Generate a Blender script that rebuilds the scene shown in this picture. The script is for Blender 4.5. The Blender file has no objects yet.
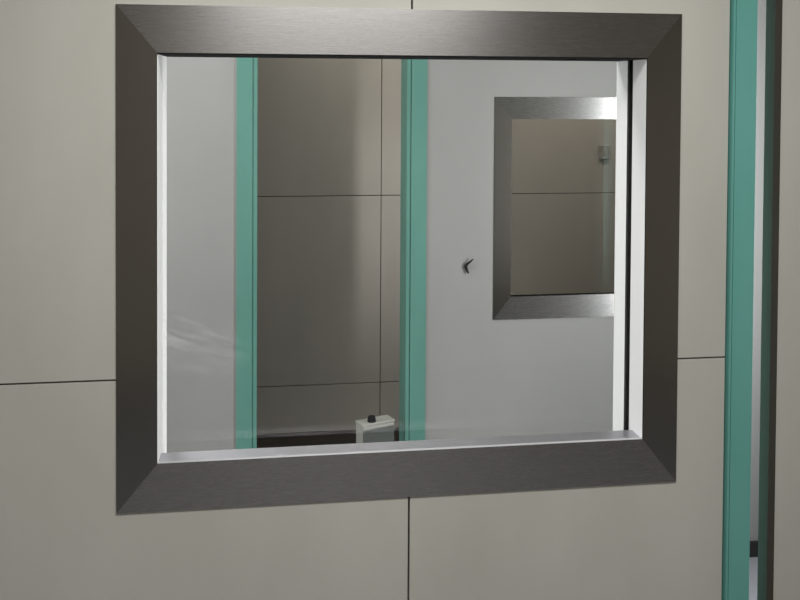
import bpy, bmesh, math
from mathutils import Vector, Matrix

S = bpy.context.scene
COL = S.collection

# ------------------------------------------------------------------ camera
F_PX, CY = 940.73, 108.48
YAW, PITCH, ROLL = 0.144665, 0.02396, 0.005892
EYE = Vector((0.29272, -1.95333, 0.8722))


def view_dir(u, v):
    c, s = math.cos(-ROLL), math.sin(-ROLL)
    u, v = u * c - v * s, u * s + v * c
    x, z2, y2 = u, -v, 1.0
    c, s = math.cos(PITCH), math.sin(PITCH)
    y, z = y2 * c + z2 * s, z2 * c - y2 * s
    c, s = math.cos(YAW), math.sin(YAW)
    return Vector((x * c + y * s, -x * s + y * c, z))


fwd = view_dir(0, 0).normalized()
right = (view_dir(1, 0) - view_dir(0, 0)).normalized()
up = right.cross(fwd).normalized()
cam_data = bpy.data.cameras.new('camera')
cam = bpy.data.objects.new('camera', cam_data)
COL.objects.link(cam)
m = Matrix((right, up, -fwd)).transposed().to_4x4()
m.translation = EYE
cam.matrix_world = m
cam_data.sensor_width = 36.0
cam_data.lens = 36.0 * F_PX / 800.0
cam_data.shift_y = -(300.0 - CY) / 800.0
cam_data.clip_start = 0.02
S.camera = cam

# ------------------------------------------------------------------ world, lights, exposure
W = bpy.data.worlds.new('world')
S.world = W
W.use_nodes = True
W.node_tree.nodes['Background'].inputs[0].default_value = (0.8, 0.85, 0.9, 1)
W.node_tree.nodes['Background'].inputs[1].default_value = 0.05
S.view_settings.view_transform = 'Standard'
S.view_settings.look = 'None'
S.view_settings.gamma = 1
S.view_settings.use_curve_mapping = False
S.view_settings.exposure = 1.6


def area(name, loc, sx, sy, power, color=(1, 1, 1), rot=(0, 0, 0)):
    d = bpy.data.lights.new(name, 'AREA')
    d.shape = 'RECTANGLE'
    d.size, d.size_y = sx, sy
    d.energy = power
    d.color = color
    o = bpy.data.objects.new(name, d)
    o.location = loc
    o.rotation_euler = rot
    COL.objects.link(o)
    return o


CEIL, FLOOR = 1.75, -0.878
# ceiling fittings of the near room, of the room behind the glass and of the passage
area('near_ceiling_lamp', (0.6, -1.15, CEIL - 0.02), 0.9, 0.5, 12, (1.0, 0.99, 0.95))
area('near_ceiling_lamp_rear', (0.6, -2.9, CEIL - 0.02), 1.2, 0.6, 3, (1.0, 0.99, 0.95))
area('far_ceiling_lamp', (-0.35, 0.75, CEIL - 0.02), 0.6, 0.4, 9.5, (0.97, 0.98, 1.0))
# added upright lights, unseen, to brighten the window linings from both ends
area('far_fill_right', (2.318, 0.48, 0.45), 1.3, 0.15, 16.5, (0.98, 0.98, 1.0), (0, math.radians(90), 0))
area('far_fill_left', (-1.88, 0.75, 0.55), 1.3, 0.15, 9.5, (0.96, 0.98, 1.0), (0, math.radians(-90), 0))
area('passage_ceiling_lamp', (1.9, 2.2, CEIL - 0.02), 2.6, 0.2, 7, (1.0, 0.97, 0.92))

# ------------------------------------------------------------------ materials


def new_mat(name):
    mt = bpy.data.materials.new(name)
    mt.use_nodes = True
    nt = mt.node_tree
    return mt, nt, nt.nodes['Principled BSDF']


def noise(nt, scale, detail=4, stretch=None, rough=0.55):
    tc = nt.nodes.new('ShaderNodeTexCoord')
    mp = nt.nodes.new('ShaderNodeMapping')
    if stretch:
        mp.inputs['Scale'].default_value = stretch
    nz = nt.nodes.new('ShaderNodeTexNoise')
    nz.inputs['Scale'].default_value = scale
    nz.inputs['Detail'].default_value = detail
    nz.inputs['Roughness'].default_value = rough
    nt.links.new(tc.outputs['Object'], mp.inputs[0])
    nt.links.new(mp.outputs[0], nz.inputs['Vector'])
    return nz


def ramp(nt, src, c0, c1, p0=0.3, p1=0.7):
    r = nt.nodes.new('ShaderNodeValToRGB')
    r.color_ramp.elements[0].position = p0
    r.color_ramp.elements[1].position = p1
    r.color_ramp.elements[0].color = (*c0, 1)
    r.color_ramp.elements[1].color = (*c1, 1)
    nt.links.new(src, r.inputs[0])
    return r


def bump(nt, b, src, strength, dist=0.002):
    bp = nt.nodes.new('ShaderNodeBump')
    bp.inputs['Strength'].default_value = strength
    bp.inputs['Distance'].default_value = dist
    nt.links.new(src, bp.inputs['Height'])
    nt.links.new(bp.outputs[0], b.inputs['Normal'])


def mottled(name, c0, c1, rough=0.5, scale=3.0, stretch=(1, 1, 0.35), bstr=0.05, spec=0.5):
    mt, nt, b = new_mat(name)
    nz = noise(nt, scale, 5, stretch)
    r = ramp(nt, nz.outputs[0], c0, c1)
    nt.links.new(r.outputs[0], b.inputs['Base Color'])
    b.inputs['Roughness'].default_value = rough
    b.inputs['Specular IOR Level'].default_value = spec
    if bstr:
        n2 = noise(nt, 160, 3)
        bump(nt, b, n2.outputs[0], bstr)
    return mt


def steel(name, tangent, stretch, base=(0.31, 0.302, 0.298), rough=0.27, aniso=0.75):
    """brushed stainless steel: the polish lines run across the tangent"""
    mt, nt, b = new_mat(name)
    nz = noise(nt, 26, 6, stretch, 0.7)
    r = ramp(nt, nz.outputs[0], tuple(c * 0.97 for c in base), tuple(c * 1.03 for c in base), 0.25, 0.75)
    nt.links.new(r.outputs[0], b.inputs['Base Color'])
    rr = ramp(nt, nz.outputs[0], (rough - .015,) * 3, (rough + .015,) * 3)
    nt.links.new(rr.outputs[0], b.inputs['Roughness'])
    b.inputs['Metallic'].default_value = 1.0
    b.inputs['Anisotropic'].default_value = aniso
    cv = nt.nodes.new('ShaderNodeCombineXYZ')
    for i in range(3):
        cv.inputs[i].default_value = tangent[i]
    nt.links.new(cv.outputs[0], b.inputs['Tangent'])
    return mt


def glass(name, pale_patch=None, tint=(0.94, 0.94, 0.925)):
    mt = bpy.data.materials.new(name)
    mt.use_nodes = True
    nt = mt.node_tree
    nt.nodes.clear()
    out = nt.nodes.new('ShaderNodeOutputMaterial')
    tr = nt.nodes.new('ShaderNodeBsdfTransparent')
    tr.inputs[0].default_value = (*tint, 1)
    gl = nt.nodes.new('ShaderNodeBsdfGlossy')
    gl.inputs['Roughness'].default_value = 0.01
    fr = nt.nodes.new('ShaderNodeFresnel')
    fr.inputs[0].default_value = 1.5
    # reflections belong on the outer side of each face
    geo = nt.nodes.new('ShaderNodeNewGeometry')
    inv = nt.nodes.new('ShaderNodeMath')
    inv.operation = 'SUBTRACT'
    inv.inputs[0].default_value = 1.0
    nt.links.new(geo.outputs['Backfacing'], inv.inputs[1])
    mul = nt.nodes.new('ShaderNodeMath')
    mul.operation = 'MULTIPLY'
    nt.links.new(fr.outputs[0], mul.inputs[0])
    nt.links.new(inv.outputs[0], mul.inputs[1])
    mx = nt.nodes.new('ShaderNodeMixShader')
    nt.links.new(mul.outputs[0], mx.inputs[0])
    nt.links.new(tr.outputs[0], mx.inputs[1])
    nt.links.new(gl.outputs[0], mx.inputs[2])
    last = mx
    if pale_patch:
        # pale streaks: a soft-edged patch of translucent white mixed into the glass
        tc = nt.nodes.new('ShaderNodeTexCoord')
        mp = nt.nodes.new('ShaderNodeMapping')
        mp.vector_type = 'POINT'
        (cx, cz, rx, rz, ang) = pale_patch
        sub = nt.nodes.new('ShaderNodeVectorMath')
        sub.operation = 'SUBTRACT'
        sub.inputs[1].default_value = (cx, 0, cz)
        nt.links.new(tc.outputs['Object'], sub.inputs[0])
        mp.inputs['Rotation'].default_value = (0, ang, 0)
        nt.links.new(sub.outputs[0], mp.inputs[0])
        sc = nt.nodes.new('ShaderNodeVectorMath')
        sc.operation = 'MULTIPLY'
        sc.inputs[1].default_value = (1 / rx, 0, 1 / rz)
        nt.links.new(mp.outputs[0], sc.inputs[0])
        ln = nt.nodes.new('ShaderNodeVectorMath')
        ln.operation = 'LENGTH'
        nt.links.new(sc.outputs[0], ln.inputs[0])
        fall = nt.nodes.new('ShaderNodeMapRange')
        fall.inputs['From Min'].default_value = 0.1
        fall.inputs['From Max'].default_value = 1.0
        fall.inputs['To Min'].default_value = 1.0
        fall.inputs['To Max'].default_value = 0.0
        nt.links.new(ln.outputs['Value'], fall.inputs[0])
        mp2 = nt.nodes.new('ShaderNodeMapping')
        mp2.inputs['Scale'].default_value = (8, 1, 55)
        nt.links.new(mp.outputs[0], mp2.inputs[0])
        nz = nt.nodes.new('ShaderNodeTexNoise')
        nz.inputs['Scale'].default_value = 1.6
        nz.inputs['Detail'].default_value = 3
        nt.links.new(mp2.outputs[0], nz.inputs['Vector'])
        st = nt.nodes.new('ShaderNodeMapRange')
        st.inputs['From Min'].default_value = 0.42
        st.inputs['From Max'].default_value = 0.75
        st.inputs['To Max'].default_value = 0.17
        nt.links.new(nz.outputs[0], st.inputs[0])
        mm = nt.nodes.new('ShaderNodeMath')
        mm.operation = 'MULTIPLY'
        nt.links.new(fall.outputs[0], mm.inputs[0])
        nt.links.new(st.outputs[0], mm.inputs[1])
        df = nt.nodes.new('ShaderNodeBsdfTranslucent')
        df.inputs[0].default_value = (0.9, 0.9, 0.9, 1)
        mx2 = nt.nodes.new('ShaderNodeMixShader')
        nt.links.new(mm.outputs[0], mx2.inputs[0])
        nt.links.new(mx.outputs[0], mx2.inputs[1])
        nt.links.new(df.outputs[0], mx2.inputs[2])
        last = mx2
    nt.links.new(last.outputs[0], out.inputs[0])
    return mt


M_CREAM = mottled('cream_laminate', (0.465, 0.455, 0.415), (0.535, 0.53, 0.485), 0.45)
M_FARWALL = mottled('pale_plaster', (0.25, 0.25, 0.242), (0.275, 0.275, 0.267), 0.6)
M_SEAM = mottled('dark_seam', (0.02, 0.018, 0.016), (0.03, 0.027, 0.024), 0.9, bstr=0)
M_TAN = mottled('tan_laminate', (0.40, 0.37, 0.33), (0.50, 0.46, 0.415), 0.45, 2.4)
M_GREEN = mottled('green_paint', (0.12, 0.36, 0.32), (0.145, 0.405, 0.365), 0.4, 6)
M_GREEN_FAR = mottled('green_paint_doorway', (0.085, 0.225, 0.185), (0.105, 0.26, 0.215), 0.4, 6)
M_WHITE = mottled('white_enamel', (0.86, 0.87, 0.88), (0.9, 0.9, 0.91), 0.35, bstr=0.01)
M_SILL_GLINT = mottled('sill_glint', (0.40, 0.40, 0.42), (0.46, 0.46, 0.48), 0.35, bstr=0)
M_BLACK = mottled('flat_black', (0.008, 0.008, 0.009), (0.014, 0.014, 0.015), 0.8, bstr=0, spec=0.1)
M_DARKSKIRT = mottled('dark_skirting', (0.012, 0.011, 0.012), (0.025, 0.022, 0.021), 0.5, bstr=0)
M_BROWNSKIRT = mottled('brown_skirting', (0.05, 0.04, 0.035), (0.075, 0.06, 0.05), 0.5, bstr=0)
M_FLOOR = mottled('grey_vinyl', (0.22, 0.225, 0.245), (0.26, 0.265, 0.285), 0.35, 5, (1, 1, 1))
M_CEIL = mottled('ceiling_board', (0.62, 0.62, 0.6), (0.7, 0.7, 0.68), 0.8)
M_ROOM = mottled('near_room_paint', (0.52, 0.485, 0.44), (0.58, 0.55, 0.50), 0.6)
M_STEEL_H = steel('steel_brushed_along', (0, 0, 1), (0.5, 10, 22), base=(0.385, 0.375, 0.378))  # paler base holds the brighter reflections of the level bars
M_STEEL_V = steel('steel_brushed_upright', (1, 0, 0), (22, 10, 0.5), base=(0.275, 0.262, 0.245), rough=0.19, aniso=0.6)  # same steel, darker and browner base standing in for dim reflections
M_SATIN = steel('satin_steel_lining', (0, 1, 0), (0.5, 20, 20), (0.47, 0.462, 0.495), 0.4)
M_DARKSTEEL = mottled('dark_bronze_edge', (0.045, 0.043, 0.035), (0.06, 0.057, 0.047), 0.7, 8, spec=0.15)
M_GLASS = glass('lead_glass', pale_patch=(0.12, 0.33, 0.16, 0.08, -0.35))
M_GLASS2 = glass('lead_glass_far', tint=(0.96, 0.955, 0.95))
M_BOX = mottled('pale_enamel_box', (0.27, 0.27, 0.245), (0.30, 0.30, 0.27), 0.45)
M_FRONT_SHADE = mottled('grey_green_front_shade', (0.06, 0.068, 0.061), (0.075, 0.083, 0.076), 0.5)
M_PLATE = mottled('dull_brown_plate', (0.27, 0.24, 0.215), (0.32, 0.285, 0.255), 0.5, 30)

# ------------------------------------------------------------------ mesh helpers


def add_box(bm, x0, x1, y0, y1, z0, z1, mat=0, bev=0.0):
    r = bmesh.ops.create_cube(bm, size=1.0)
    vs = r['verts']
    for v in vs:
        v.co = Vector((x0 + (v.co.x + .5) * (x1 - x0), y0 + (v.co.y + .5) * (y1 - y0), z0 + (v.co.z + .5) * (z1 - z0)))
    fs = set(f for v in vs for f in v.link_faces)
    for f in fs:
        f.material_index = mat
    if bev > 0:
        es = list(set(e for v in vs for e in v.link_edges))
        rb = bmesh.ops.bevel(bm, geom=es, offset=bev, segments=2, affect='EDGES', profile=0.6)
        for f in rb['faces']:
            f.material_index = mat


def add_prism(bm, pts, y0, y1, mat=0, bev=0.0):
    """polygon in the xz plane, given depth along y"""
    a = [bm.verts.new((x, y0, z)) for x, z in pts]
    f = bm.faces.new(a)
    r = bmesh.ops.extrude_face_region(bm, geom=[f])
    nv = [g for g in r['geom'] if isinstance(g, bmesh.types.BMVert)]
    for v in nv:
        v.co.y = y1
    allv = a + nv
    fs = list(set(g for v in allv for g in v.link_faces))
    bmesh.ops.recalc_face_normals(bm, faces=fs)
    for g in fs:
        g.material_index = mat
    if bev > 0:
        es = [e for e in set(e for v in allv for e in v.link_edges)]
        rb = bmesh.ops.bevel(bm, geom=es, offset=bev, segments=2, affect='EDGES', profile=0.6)
        for g in rb['faces']:
            g.material_index = mat


def build(name, bm, mats, parent=None, origin=None):
    if origin is not None:
        bmesh.ops.translate(bm, verts=bm.verts, vec=-Vector(origin))
    me = bpy.data.meshes.new(name)
    bm.to_mesh(me)
    bm.free()
    for mt in (mats if isinstance(mats, (list, tuple)) else [mats]):
        me.materials.append(mt)
    o = bpy.data.objects.new(name, me)
    COL.objects.link(o)
    if origin is not None:
        o.location = origin
    if parent:
        o.parent = parent
    return o


def struct(name, bm, mats):
    o = build(name, bm, mats)
    o['kind'] = 'structure'
    return o


def tag(o, label, cat, group=None):
    o['label'] = label
    o['category'] = cat
    o['kind'] = 'thing'
    if group:
        o['group'] = group
    return o


def thing(name, loc, label, cat, group=None):
    o = bpy.data.objects.new(name, None)
    o.empty_display_size = 0.05
    o.location = loc
    COL.objects.link(o)
    return tag(o, label, cat, group)


def B(*a, **k):
    bm = bmesh.new()
    add_box(bm, *a, **k)
    return bm


# ------------------------------------------------------------------ room shell
XL, XR, YB, YT = -1.9, 2.7, -3.6, 2.55
struct('floor', B(XL - .1, 3.4, YB - .1, YT + .1, FLOOR - .1, FLOOR), M_FLOOR)
struct('ceiling', B(XL - .1, 3.4, YB - .1, YT + .1, CEIL, CEIL + .1), M_CEIL)
struct('wall_back', B(XL - .1, 3.4, YB - .1, YB, FLOOR, CEIL), M_ROOM)
struct('wall_left', B(XL - .1, XL, YB, YT, FLOOR, CEIL), M_ROOM)
struct('wall_right', B(XR, XR + .1, YB, 0.18, FLOOR, CEIL), M_ROOM)
struct('wall_corner', B(2.33, 2.43, 0.1801, 1.3, FLOOR, CEIL), M_FARWALL)

# near wall: laminate slabs with open seams on a dark ground, around the window
HX0, HX1, HZ0, HZ1 = 0.055, 1.145, 0.025, 0.965
SX, SZ, GX = 0.6022, 0.2716, 1.3136
g = 0.002
bm = bmesh.new()
y0, y1 = 0.004, 0.020
bv = 0.0008
add_prism(bm, [(-0.62 + g, SZ + g), (HX0, SZ + g), (HX0, HZ1), (SX - g, HZ1), (SX - g, 1.47 - g), (-0.62 + g, 1.47 - g)], y0, y1, 0, bv)
add_prism(bm, [(SX + g, HZ1), (HX1, HZ1), (HX1, SZ + g), (GX, SZ + g), (GX, 1.47 - g), (SX + g, 1.47 - g)], y0, y1, 0, bv)
add_prism(bm, [(-0.62 + g, FLOOR), (SX - g, FLOOR), (SX - g, HZ0), (HX0, HZ0), (HX0, SZ - g), (-0.62 + g, SZ - g)], y0, y1, 0, bv)
add_prism(bm, [(SX + g, FLOOR), (GX, FLOOR), (GX, SZ - g), (HX1, SZ - g), (HX1, HZ0), (SX + g, HZ0)], y0, y1, 0, bv)
for xa, xb in ((XL, -0.62 - g),):
    add_box(bm, xa, xb, y0, y1, FLOOR, SZ - g, 0, bv)
    add_box(bm, xa, xb, y0, y1, SZ + g, 1.47 - g, 0, bv)
for xa, xb in ((XL, -0.62 - g), (-0.62 + g, SX - g), (SX + g, GX)):
    add_box(bm, xa, xb, y0, y1, 1.47 + g, CEIL, 0, bv)
# ground behind the slabs (dark) and the body of the wall
for (ya, yb, mi) in ((0.0201, 0.024, 1), (0.0241, 0.18, 2)):
    add_box(bm, XL, HX0, ya, yb, FLOOR, CEIL, mi)
    add_box(bm, HX1, GX, ya, yb, FLOOR, CEIL, mi)
    add_box(bm, HX0, HX1, ya, yb, FLOOR, HZ0, mi)
    add_box(bm, HX0, HX1, ya, yb, HZ1, CEIL, mi)
DX1 = 2.24
add_box(bm, GX, DX1 + .066, 0.0241, 0.18, 1.32, CEIL, 2)
add_box(bm, GX, DX1 + .066, y0, 0.024, 1.32, CEIL, 0)
add_box(bm, DX1 + .066, XR, 0.0241, 0.18, FLOOR, CEIL, 2)
add_box(bm, DX1 + .066, XR, y0, 0.024, FLOOR, CEIL, 0)
struct('wall_front', bm, [M_CREAM, M_SEAM, M_FARWALL])

# wall of the room behind the glass, with a doorway and a window hole
FY0, FY1 = 1.70, 1.85
OX0, OX1, OZ1 = 0.262, 0.880, 1.22          # doorway hole
PX0, PX1, PZ0, PZ1 = 1.245, 1.835, 0.00, 0.785   # window hole
bm = bmesh.new()
add_box(bm, XL, OX0, FY0, FY1, FLOOR, CEIL)
add_box(bm, OX0, OX1, FY0, FY1, OZ1, CEIL)
add_box(bm, OX1, PX0, FY0, FY1, FLOOR, CEIL)
add_box(bm, PX0, PX1, FY0, FY1, FLOOR, PZ0)
add_box(bm, PX0, PX1, FY0, FY1, PZ1, CEIL)
add_box(bm, PX1, 2.0, FY0, FY1, FLOOR, CEIL)
struct('wall_middle', bm, M_FARWALL)
struct('wall_side', B(2.0, 3.4, 1.3, FY1, FLOOR, CEIL), M_FARWALL)
struct('baseboard_side', B(2.0, 2.33, 1.288, 1.2999, FLOOR, FLOOR + 0.057, bev=0.002), M_DARKSKIRT)
struct('wall_end', B(3.3, 3.4, FY1, YT, FLOOR, CEIL), M_TAN)

# panelled wall of the passage
bm = bmesh.new()
xs = [XL, -0.34, 0.859, 2.06, 3.3]
zs = [FLOOR, -0.568, 0.3425, 1.253, CEIL]
for i in range(4):
    for j in range(4):
        add_box(bm, xs[i] + .0018, xs[i + 1] - .0018, YT, YT + .016, zs[j] + .0022, zs[j + 1] - .0022, 0, 0.001)
add_box(bm, XL, 3.3, YT + .0161, YT + .1, FLOOR, CEIL, 1)
struct('wall_passage', bm, [M_TAN, M_SEAM])
struct('baseboard_passage', B(XL, 3.3, YT - .012, YT - .0001, FLOOR, FLOOR + 0.085, bev=0.002), M_BROWNSKIRT)

# ------------------------------------------------------------------ viewing windows


IX0, IX1, IZ0, IZ1 = 0.0805, 1.1215, 0.0975, 0.9365
H = 1.0332
t = thing('viewing_window', (0.6, 0.09, 0.0), 'large viewing window with wide mitred stainless steel frame set in the near cream panel wall', 'window')


def part(name, bm, mt, p, o=None):
    ob = build(name, bm, mt)
    ob.parent = p
    ob.matrix_parent_inverse = Matrix.Translation(-p.location)
    return ob


def casing(t, x0, x1, z0, z1, ix0, ix1, iz0, iz1, ya, yb):
    h = 0.0001
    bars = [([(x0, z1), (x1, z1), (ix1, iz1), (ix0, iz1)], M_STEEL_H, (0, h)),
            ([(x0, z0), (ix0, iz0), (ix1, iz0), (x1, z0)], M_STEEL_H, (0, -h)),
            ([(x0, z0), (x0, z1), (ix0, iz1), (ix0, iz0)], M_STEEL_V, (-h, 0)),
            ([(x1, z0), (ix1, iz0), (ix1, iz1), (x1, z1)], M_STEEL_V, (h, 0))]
    for pts, mt, off in bars:
        bm = bmesh.new()
        add_prism(bm, [(p[0] + off[0], p[1] + off[1]) for p in pts], ya, yb, 0, 0.0)
        part('frame_bar', bm, mt, t)


casing(t, 0.0, 1.2, 0.0, H, IX0, IX1, IZ0, IZ1, 0.0, 0.0039)
# lining of the opening
o = part('sill_highlight', B(IX0 + .0016, IX1 - .0001, 0.0002, 0.010, IZ0 + .0001, IZ0 + .0013, bev=0.0004), M_SILL_GLINT, t)  # pale strip standing in for the highlight along the sill's front edge
o['label'] = 'pale strip painted as the highlight on the sill edge'
o = part('side_lining', B(IX0 - .014, IX0 + .0015, 0.004, 0.1795, IZ0 - .067, IZ1 + .010, bev=0.0008), M_WHITE, t)
o['label'] = 'bright white side lining'
part('side_lining', B(IX1, IX1 + .014, 0.004, 0.080, IZ0 - .012, IZ1 + .004, bev=0.0008), M_WHITE, t)
part('side_lining', B(IX1, IX1 + .014, 0.112, 0.1795, IZ0 - .067, IZ1 + .004, bev=0.0008), M_WHITE, t)
part('sill', B(IX0 + .0016, IX1 - .0001, 0.004, 0.060, IZ0 - .010, IZ0, bev=0.0015), M_SATIN, t)
tl = B(IX0 + .0016, IX1 + .013, 0.004, 0.1795, IZ1 - .0032, IZ1 + .010, bev=0.0008)
add_box(tl, IX0 + .0003, IX1 - .0003, 0.0004, 0.0045, IZ1 - .0032, IZ1 - .0002)
part('top_lining', tl, M_BLACK, t)  # underside coloured black and thickened to hold the shade of the reveal
gk = bmesh.new()
add_box(gk, IX1 + .008, IX1 + .014, 0.0802, 0.1118, IZ0 - .03, IZ1)
add_box(gk, IX1 + .0004, IX1 + .0079, 0.1025, 0.1118, IZ0 - .03, IZ1 - .0031)
part('slot_shade', gk, M_BLACK, t)  # black strip put in the slot where only shade lies
part('glass_pane', B(IX0 + .0016, IX1 + .0078, 0.090, 0.102, IZ0 - .067, IZ1), M_GLASS, t)
part('lower_lining', B(IX0 + .0016, IX1 - .0001, 0.062, 0.1795, IZ0 - .072, IZ0 - .0675), M_SATIN, t)

t2 = thing('viewing_window', (1.55, 1.78, -0.06), 'small stainless framed viewing window seen through the glass, on the pale wall behind', 'window')
FX0, FX1, FZ0, FZ1 = 1.2065, 1.88, -0.062, 0.8305
JX0, JX1, JZ0, JZ1 = 1.277, 1.810, 0.030, 0.7425
casing(t2, FX0, FX1, FZ0, FZ1, JX0, JX1, JZ0, JZ1, FY0 - .004, FY0 - .0002)
for a in ((JX0 - .012, JX0, JZ0 - .01, JZ1 + .01), (JX1, JX1 + .012, JZ0 - .01, JZ1 + .01)):
    part('side_lining', B(a[0], a[1], FY0, FY1 - .002, a[2], a[3]), M_STEEL_V, t2)
part('top_lining', B(JX0 + .0001, JX1 - .0001, FY0, FY1 - .002, JZ1, JZ1 + .012), M_BLACK, t2)
part('sill', B(JX0 + .0001, JX1 - .0001, FY0, FY0 + .024, JZ0 - .012, JZ0), M_STEEL_H, t2)
part('glass_pane', B(JX0 + .0001, JX1 - .0001, FY0 + .012, FY0 + .020, JZ0 + .0001, JZ1 - .0001), M_GLASS2, t2)

# ------------------------------------------------------------------ green door frames


def jamb_bm(x0, x1, y0, y1, z0, z1, groove, w=0.004):
    """upright with a shallow groove down its face"""
    bm = bmesh.new()
    pts = [(x0, y0), (groove - w / 2, y0), (groove - w / 2, y0 + .004), (groove + w / 2, y0 + .004), (groove + w / 2, y0), (x1, y0), (x1, y1), (x0, y1)]
    a = [bm.verts.new((x, y, z0)) for x, y in pts]
    f = bm.faces.new(a)
    r = bmesh.ops.extrude_face_region(bm, geom=[f])
    for v in r['geom']:
        if isinstance(v, bmesh.types.BMVert):
            v.co.z = z1
    bmesh.ops.recalc_face_normals(bm, faces=bm.faces[:])
    return bm


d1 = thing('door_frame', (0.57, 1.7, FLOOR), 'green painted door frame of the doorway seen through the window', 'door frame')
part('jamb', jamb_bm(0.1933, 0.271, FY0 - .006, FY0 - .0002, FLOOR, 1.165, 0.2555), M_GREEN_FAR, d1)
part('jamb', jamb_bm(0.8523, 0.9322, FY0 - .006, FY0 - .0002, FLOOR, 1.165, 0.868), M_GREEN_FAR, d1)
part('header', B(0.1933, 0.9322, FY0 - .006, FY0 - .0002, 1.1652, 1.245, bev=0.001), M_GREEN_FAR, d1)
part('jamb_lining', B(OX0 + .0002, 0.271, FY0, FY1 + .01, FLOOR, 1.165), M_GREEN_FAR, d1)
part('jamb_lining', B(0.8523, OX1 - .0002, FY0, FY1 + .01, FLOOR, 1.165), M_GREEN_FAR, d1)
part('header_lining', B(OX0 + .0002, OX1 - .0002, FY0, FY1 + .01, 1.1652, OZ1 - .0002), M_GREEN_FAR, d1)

d2 = thing('door_frame', (1.35, 0.05, FLOOR), 'green painted door frame standing right of the large steel window on the near wall', 'door frame')
part('jamb', jamb_bm(GX + .0045, 1.3735, -0.006, 0.17, FLOOR, 1.255, 1.3235, 0.0015), M_GREEN, d2)
part('jamb', jamb_bm(DX1 + .005, DX1 + .0655, -0.006, 0.17, FLOOR, 1.255, DX1 + .05, 0.003), M_GREEN, d2)
part('header', B(GX + .0045, DX1 + .0655, -0.006, 0.17, 1.2552, 1.3195, bev=0.002), M_GREEN, d2)

# door leaf, slid almost shut against the green frame
bm = bmesh.new()
add_box(bm, 1.4215, 1.4385, 0.004, 0.044, FLOOR + .008, 1.245, 0, 0.001)
add_box(bm, 1.4387, DX1 - .002, 0.006, 0.036, FLOOR + .008, 1.245, 1, 0.001)
add_box(bm, 1.4387, DX1 - .002, 0.0362, 0.042, FLOOR + .008, 1.245, 0, 0.0005)  # added dark backing, unseen, dims the leaf's reflection in the far frame
struct('door_1', bm, [M_DARKSTEEL, M_CREAM])

# ------------------------------------------------------------------ small things
# box on the passage floor, inside the doorway
t = thing('floor_box', (0.728, 1.66, FLOOR), 'small pale box with a black knob on top at the foot of the green doorway', 'box')
t.rotation_euler = (0, 0, 0.36)


def lpart(name, bm, mt, p):
    ob = build(name, bm, mt)
    ob.parent = p
    return ob


BW, BD, BH = 0.138, 0.06, 0.438
lpart('body', B(-BW / 2, BW / 2, -BD / 2, BD / 2, 0, BH, bev=0.006), M_BOX, t)
o = lpart('shaded_front', B(-BW / 2 + .002, BW / 2 - .002, -BD / 2 - .003, -BD / 2 + .001, 0.01, BH - .012, bev=0.001), M_FRONT_SHADE, t)  # front face given a darker colour in place of its shade
o['label'] = 'grey green front face with shade in its colour'
lpart('lid', B(-BW / 2 - .002, BW / 2 + .002, -BD / 2 - .002, BD / 2 + .002, BH + .0005, BH + .010, bev=0.003), M_BOX, t)
bm = bmesh.new()
r = bmesh.ops.create_cone(bm, cap_ends=True, segments=24, radius1=0.017, radius2=0.014, depth=0.02)
for v in r['verts']:
    v.co += Vector((-0.02, -0.01, BH + .0205))
lpart('knob', bm, M_BLACK, t)

# curved black hook on the pale wall
bm = bmesh.new()
path = [Vector((0.0290, -0.016, 0.0275)), Vector((0.018, -0.013, 0.017)), Vector((0.0065, -0.009, 0.007)),
        Vector((0.0015, -0.006, 0.0)), Vector((0.0015, -0.006, -0.006)), Vector((0.0065, -0.008, -0.018)), Vector((0.012, -0.010, -0.030))]
rad = [0.0025, 0.004, 0.0052, 0.0065, 0.0065, 0.0048, 0.003]
rings = []
for i, p in enumerate(path):
    d = (path[min(i + 1, len(path) - 1)] - path[max(i - 1, 0)]).normalized()
    n = d.cross(Vector((0, 1, 0))).normalized()
    b2 = n.cross(d)
    rings.append([bm.verts.new(p + (n * math.cos(a) + b2 * math.sin(a)) * rad[i]) for a in [k * math.pi / 4 for k in range(8)]])
for i in range(len(rings) - 1):
    for k in range(8):
        bm.faces.new((rings[i][k], rings[i][(k + 1) % 8], rings[i + 1][(k + 1) % 8], rings[i + 1][k]))
bm.faces.new(rings[0])
bm.faces.new(rings[-1])
# fixing foot against the wall
add_box(bm, -0.002, 0.005, -0.006, -0.0002, -0.007, 0.003)
bmesh.ops.recalc_face_normals(bm, faces=bm.faces[:])
for f in bm.faces:
    f.smooth = True
o = build('wall_hook', bm, M_BLACK)
o.location = (1.0905, FY0, 0.159)
tag(o, 'small black bent hook on the pale wall between green doorway and far window', 'hook')

# dull little plate on the passage wall
o = build('wall_plate', B(-0.026, 0.026, -0.008, -0.0002, -0.036, 0.036, bev=0.003), M_PLATE)
o.location = (1.9815, YT, 0.546)
tag(o, 'small dull plate on the brown passage wall, seen through the far window', 'wall plate')
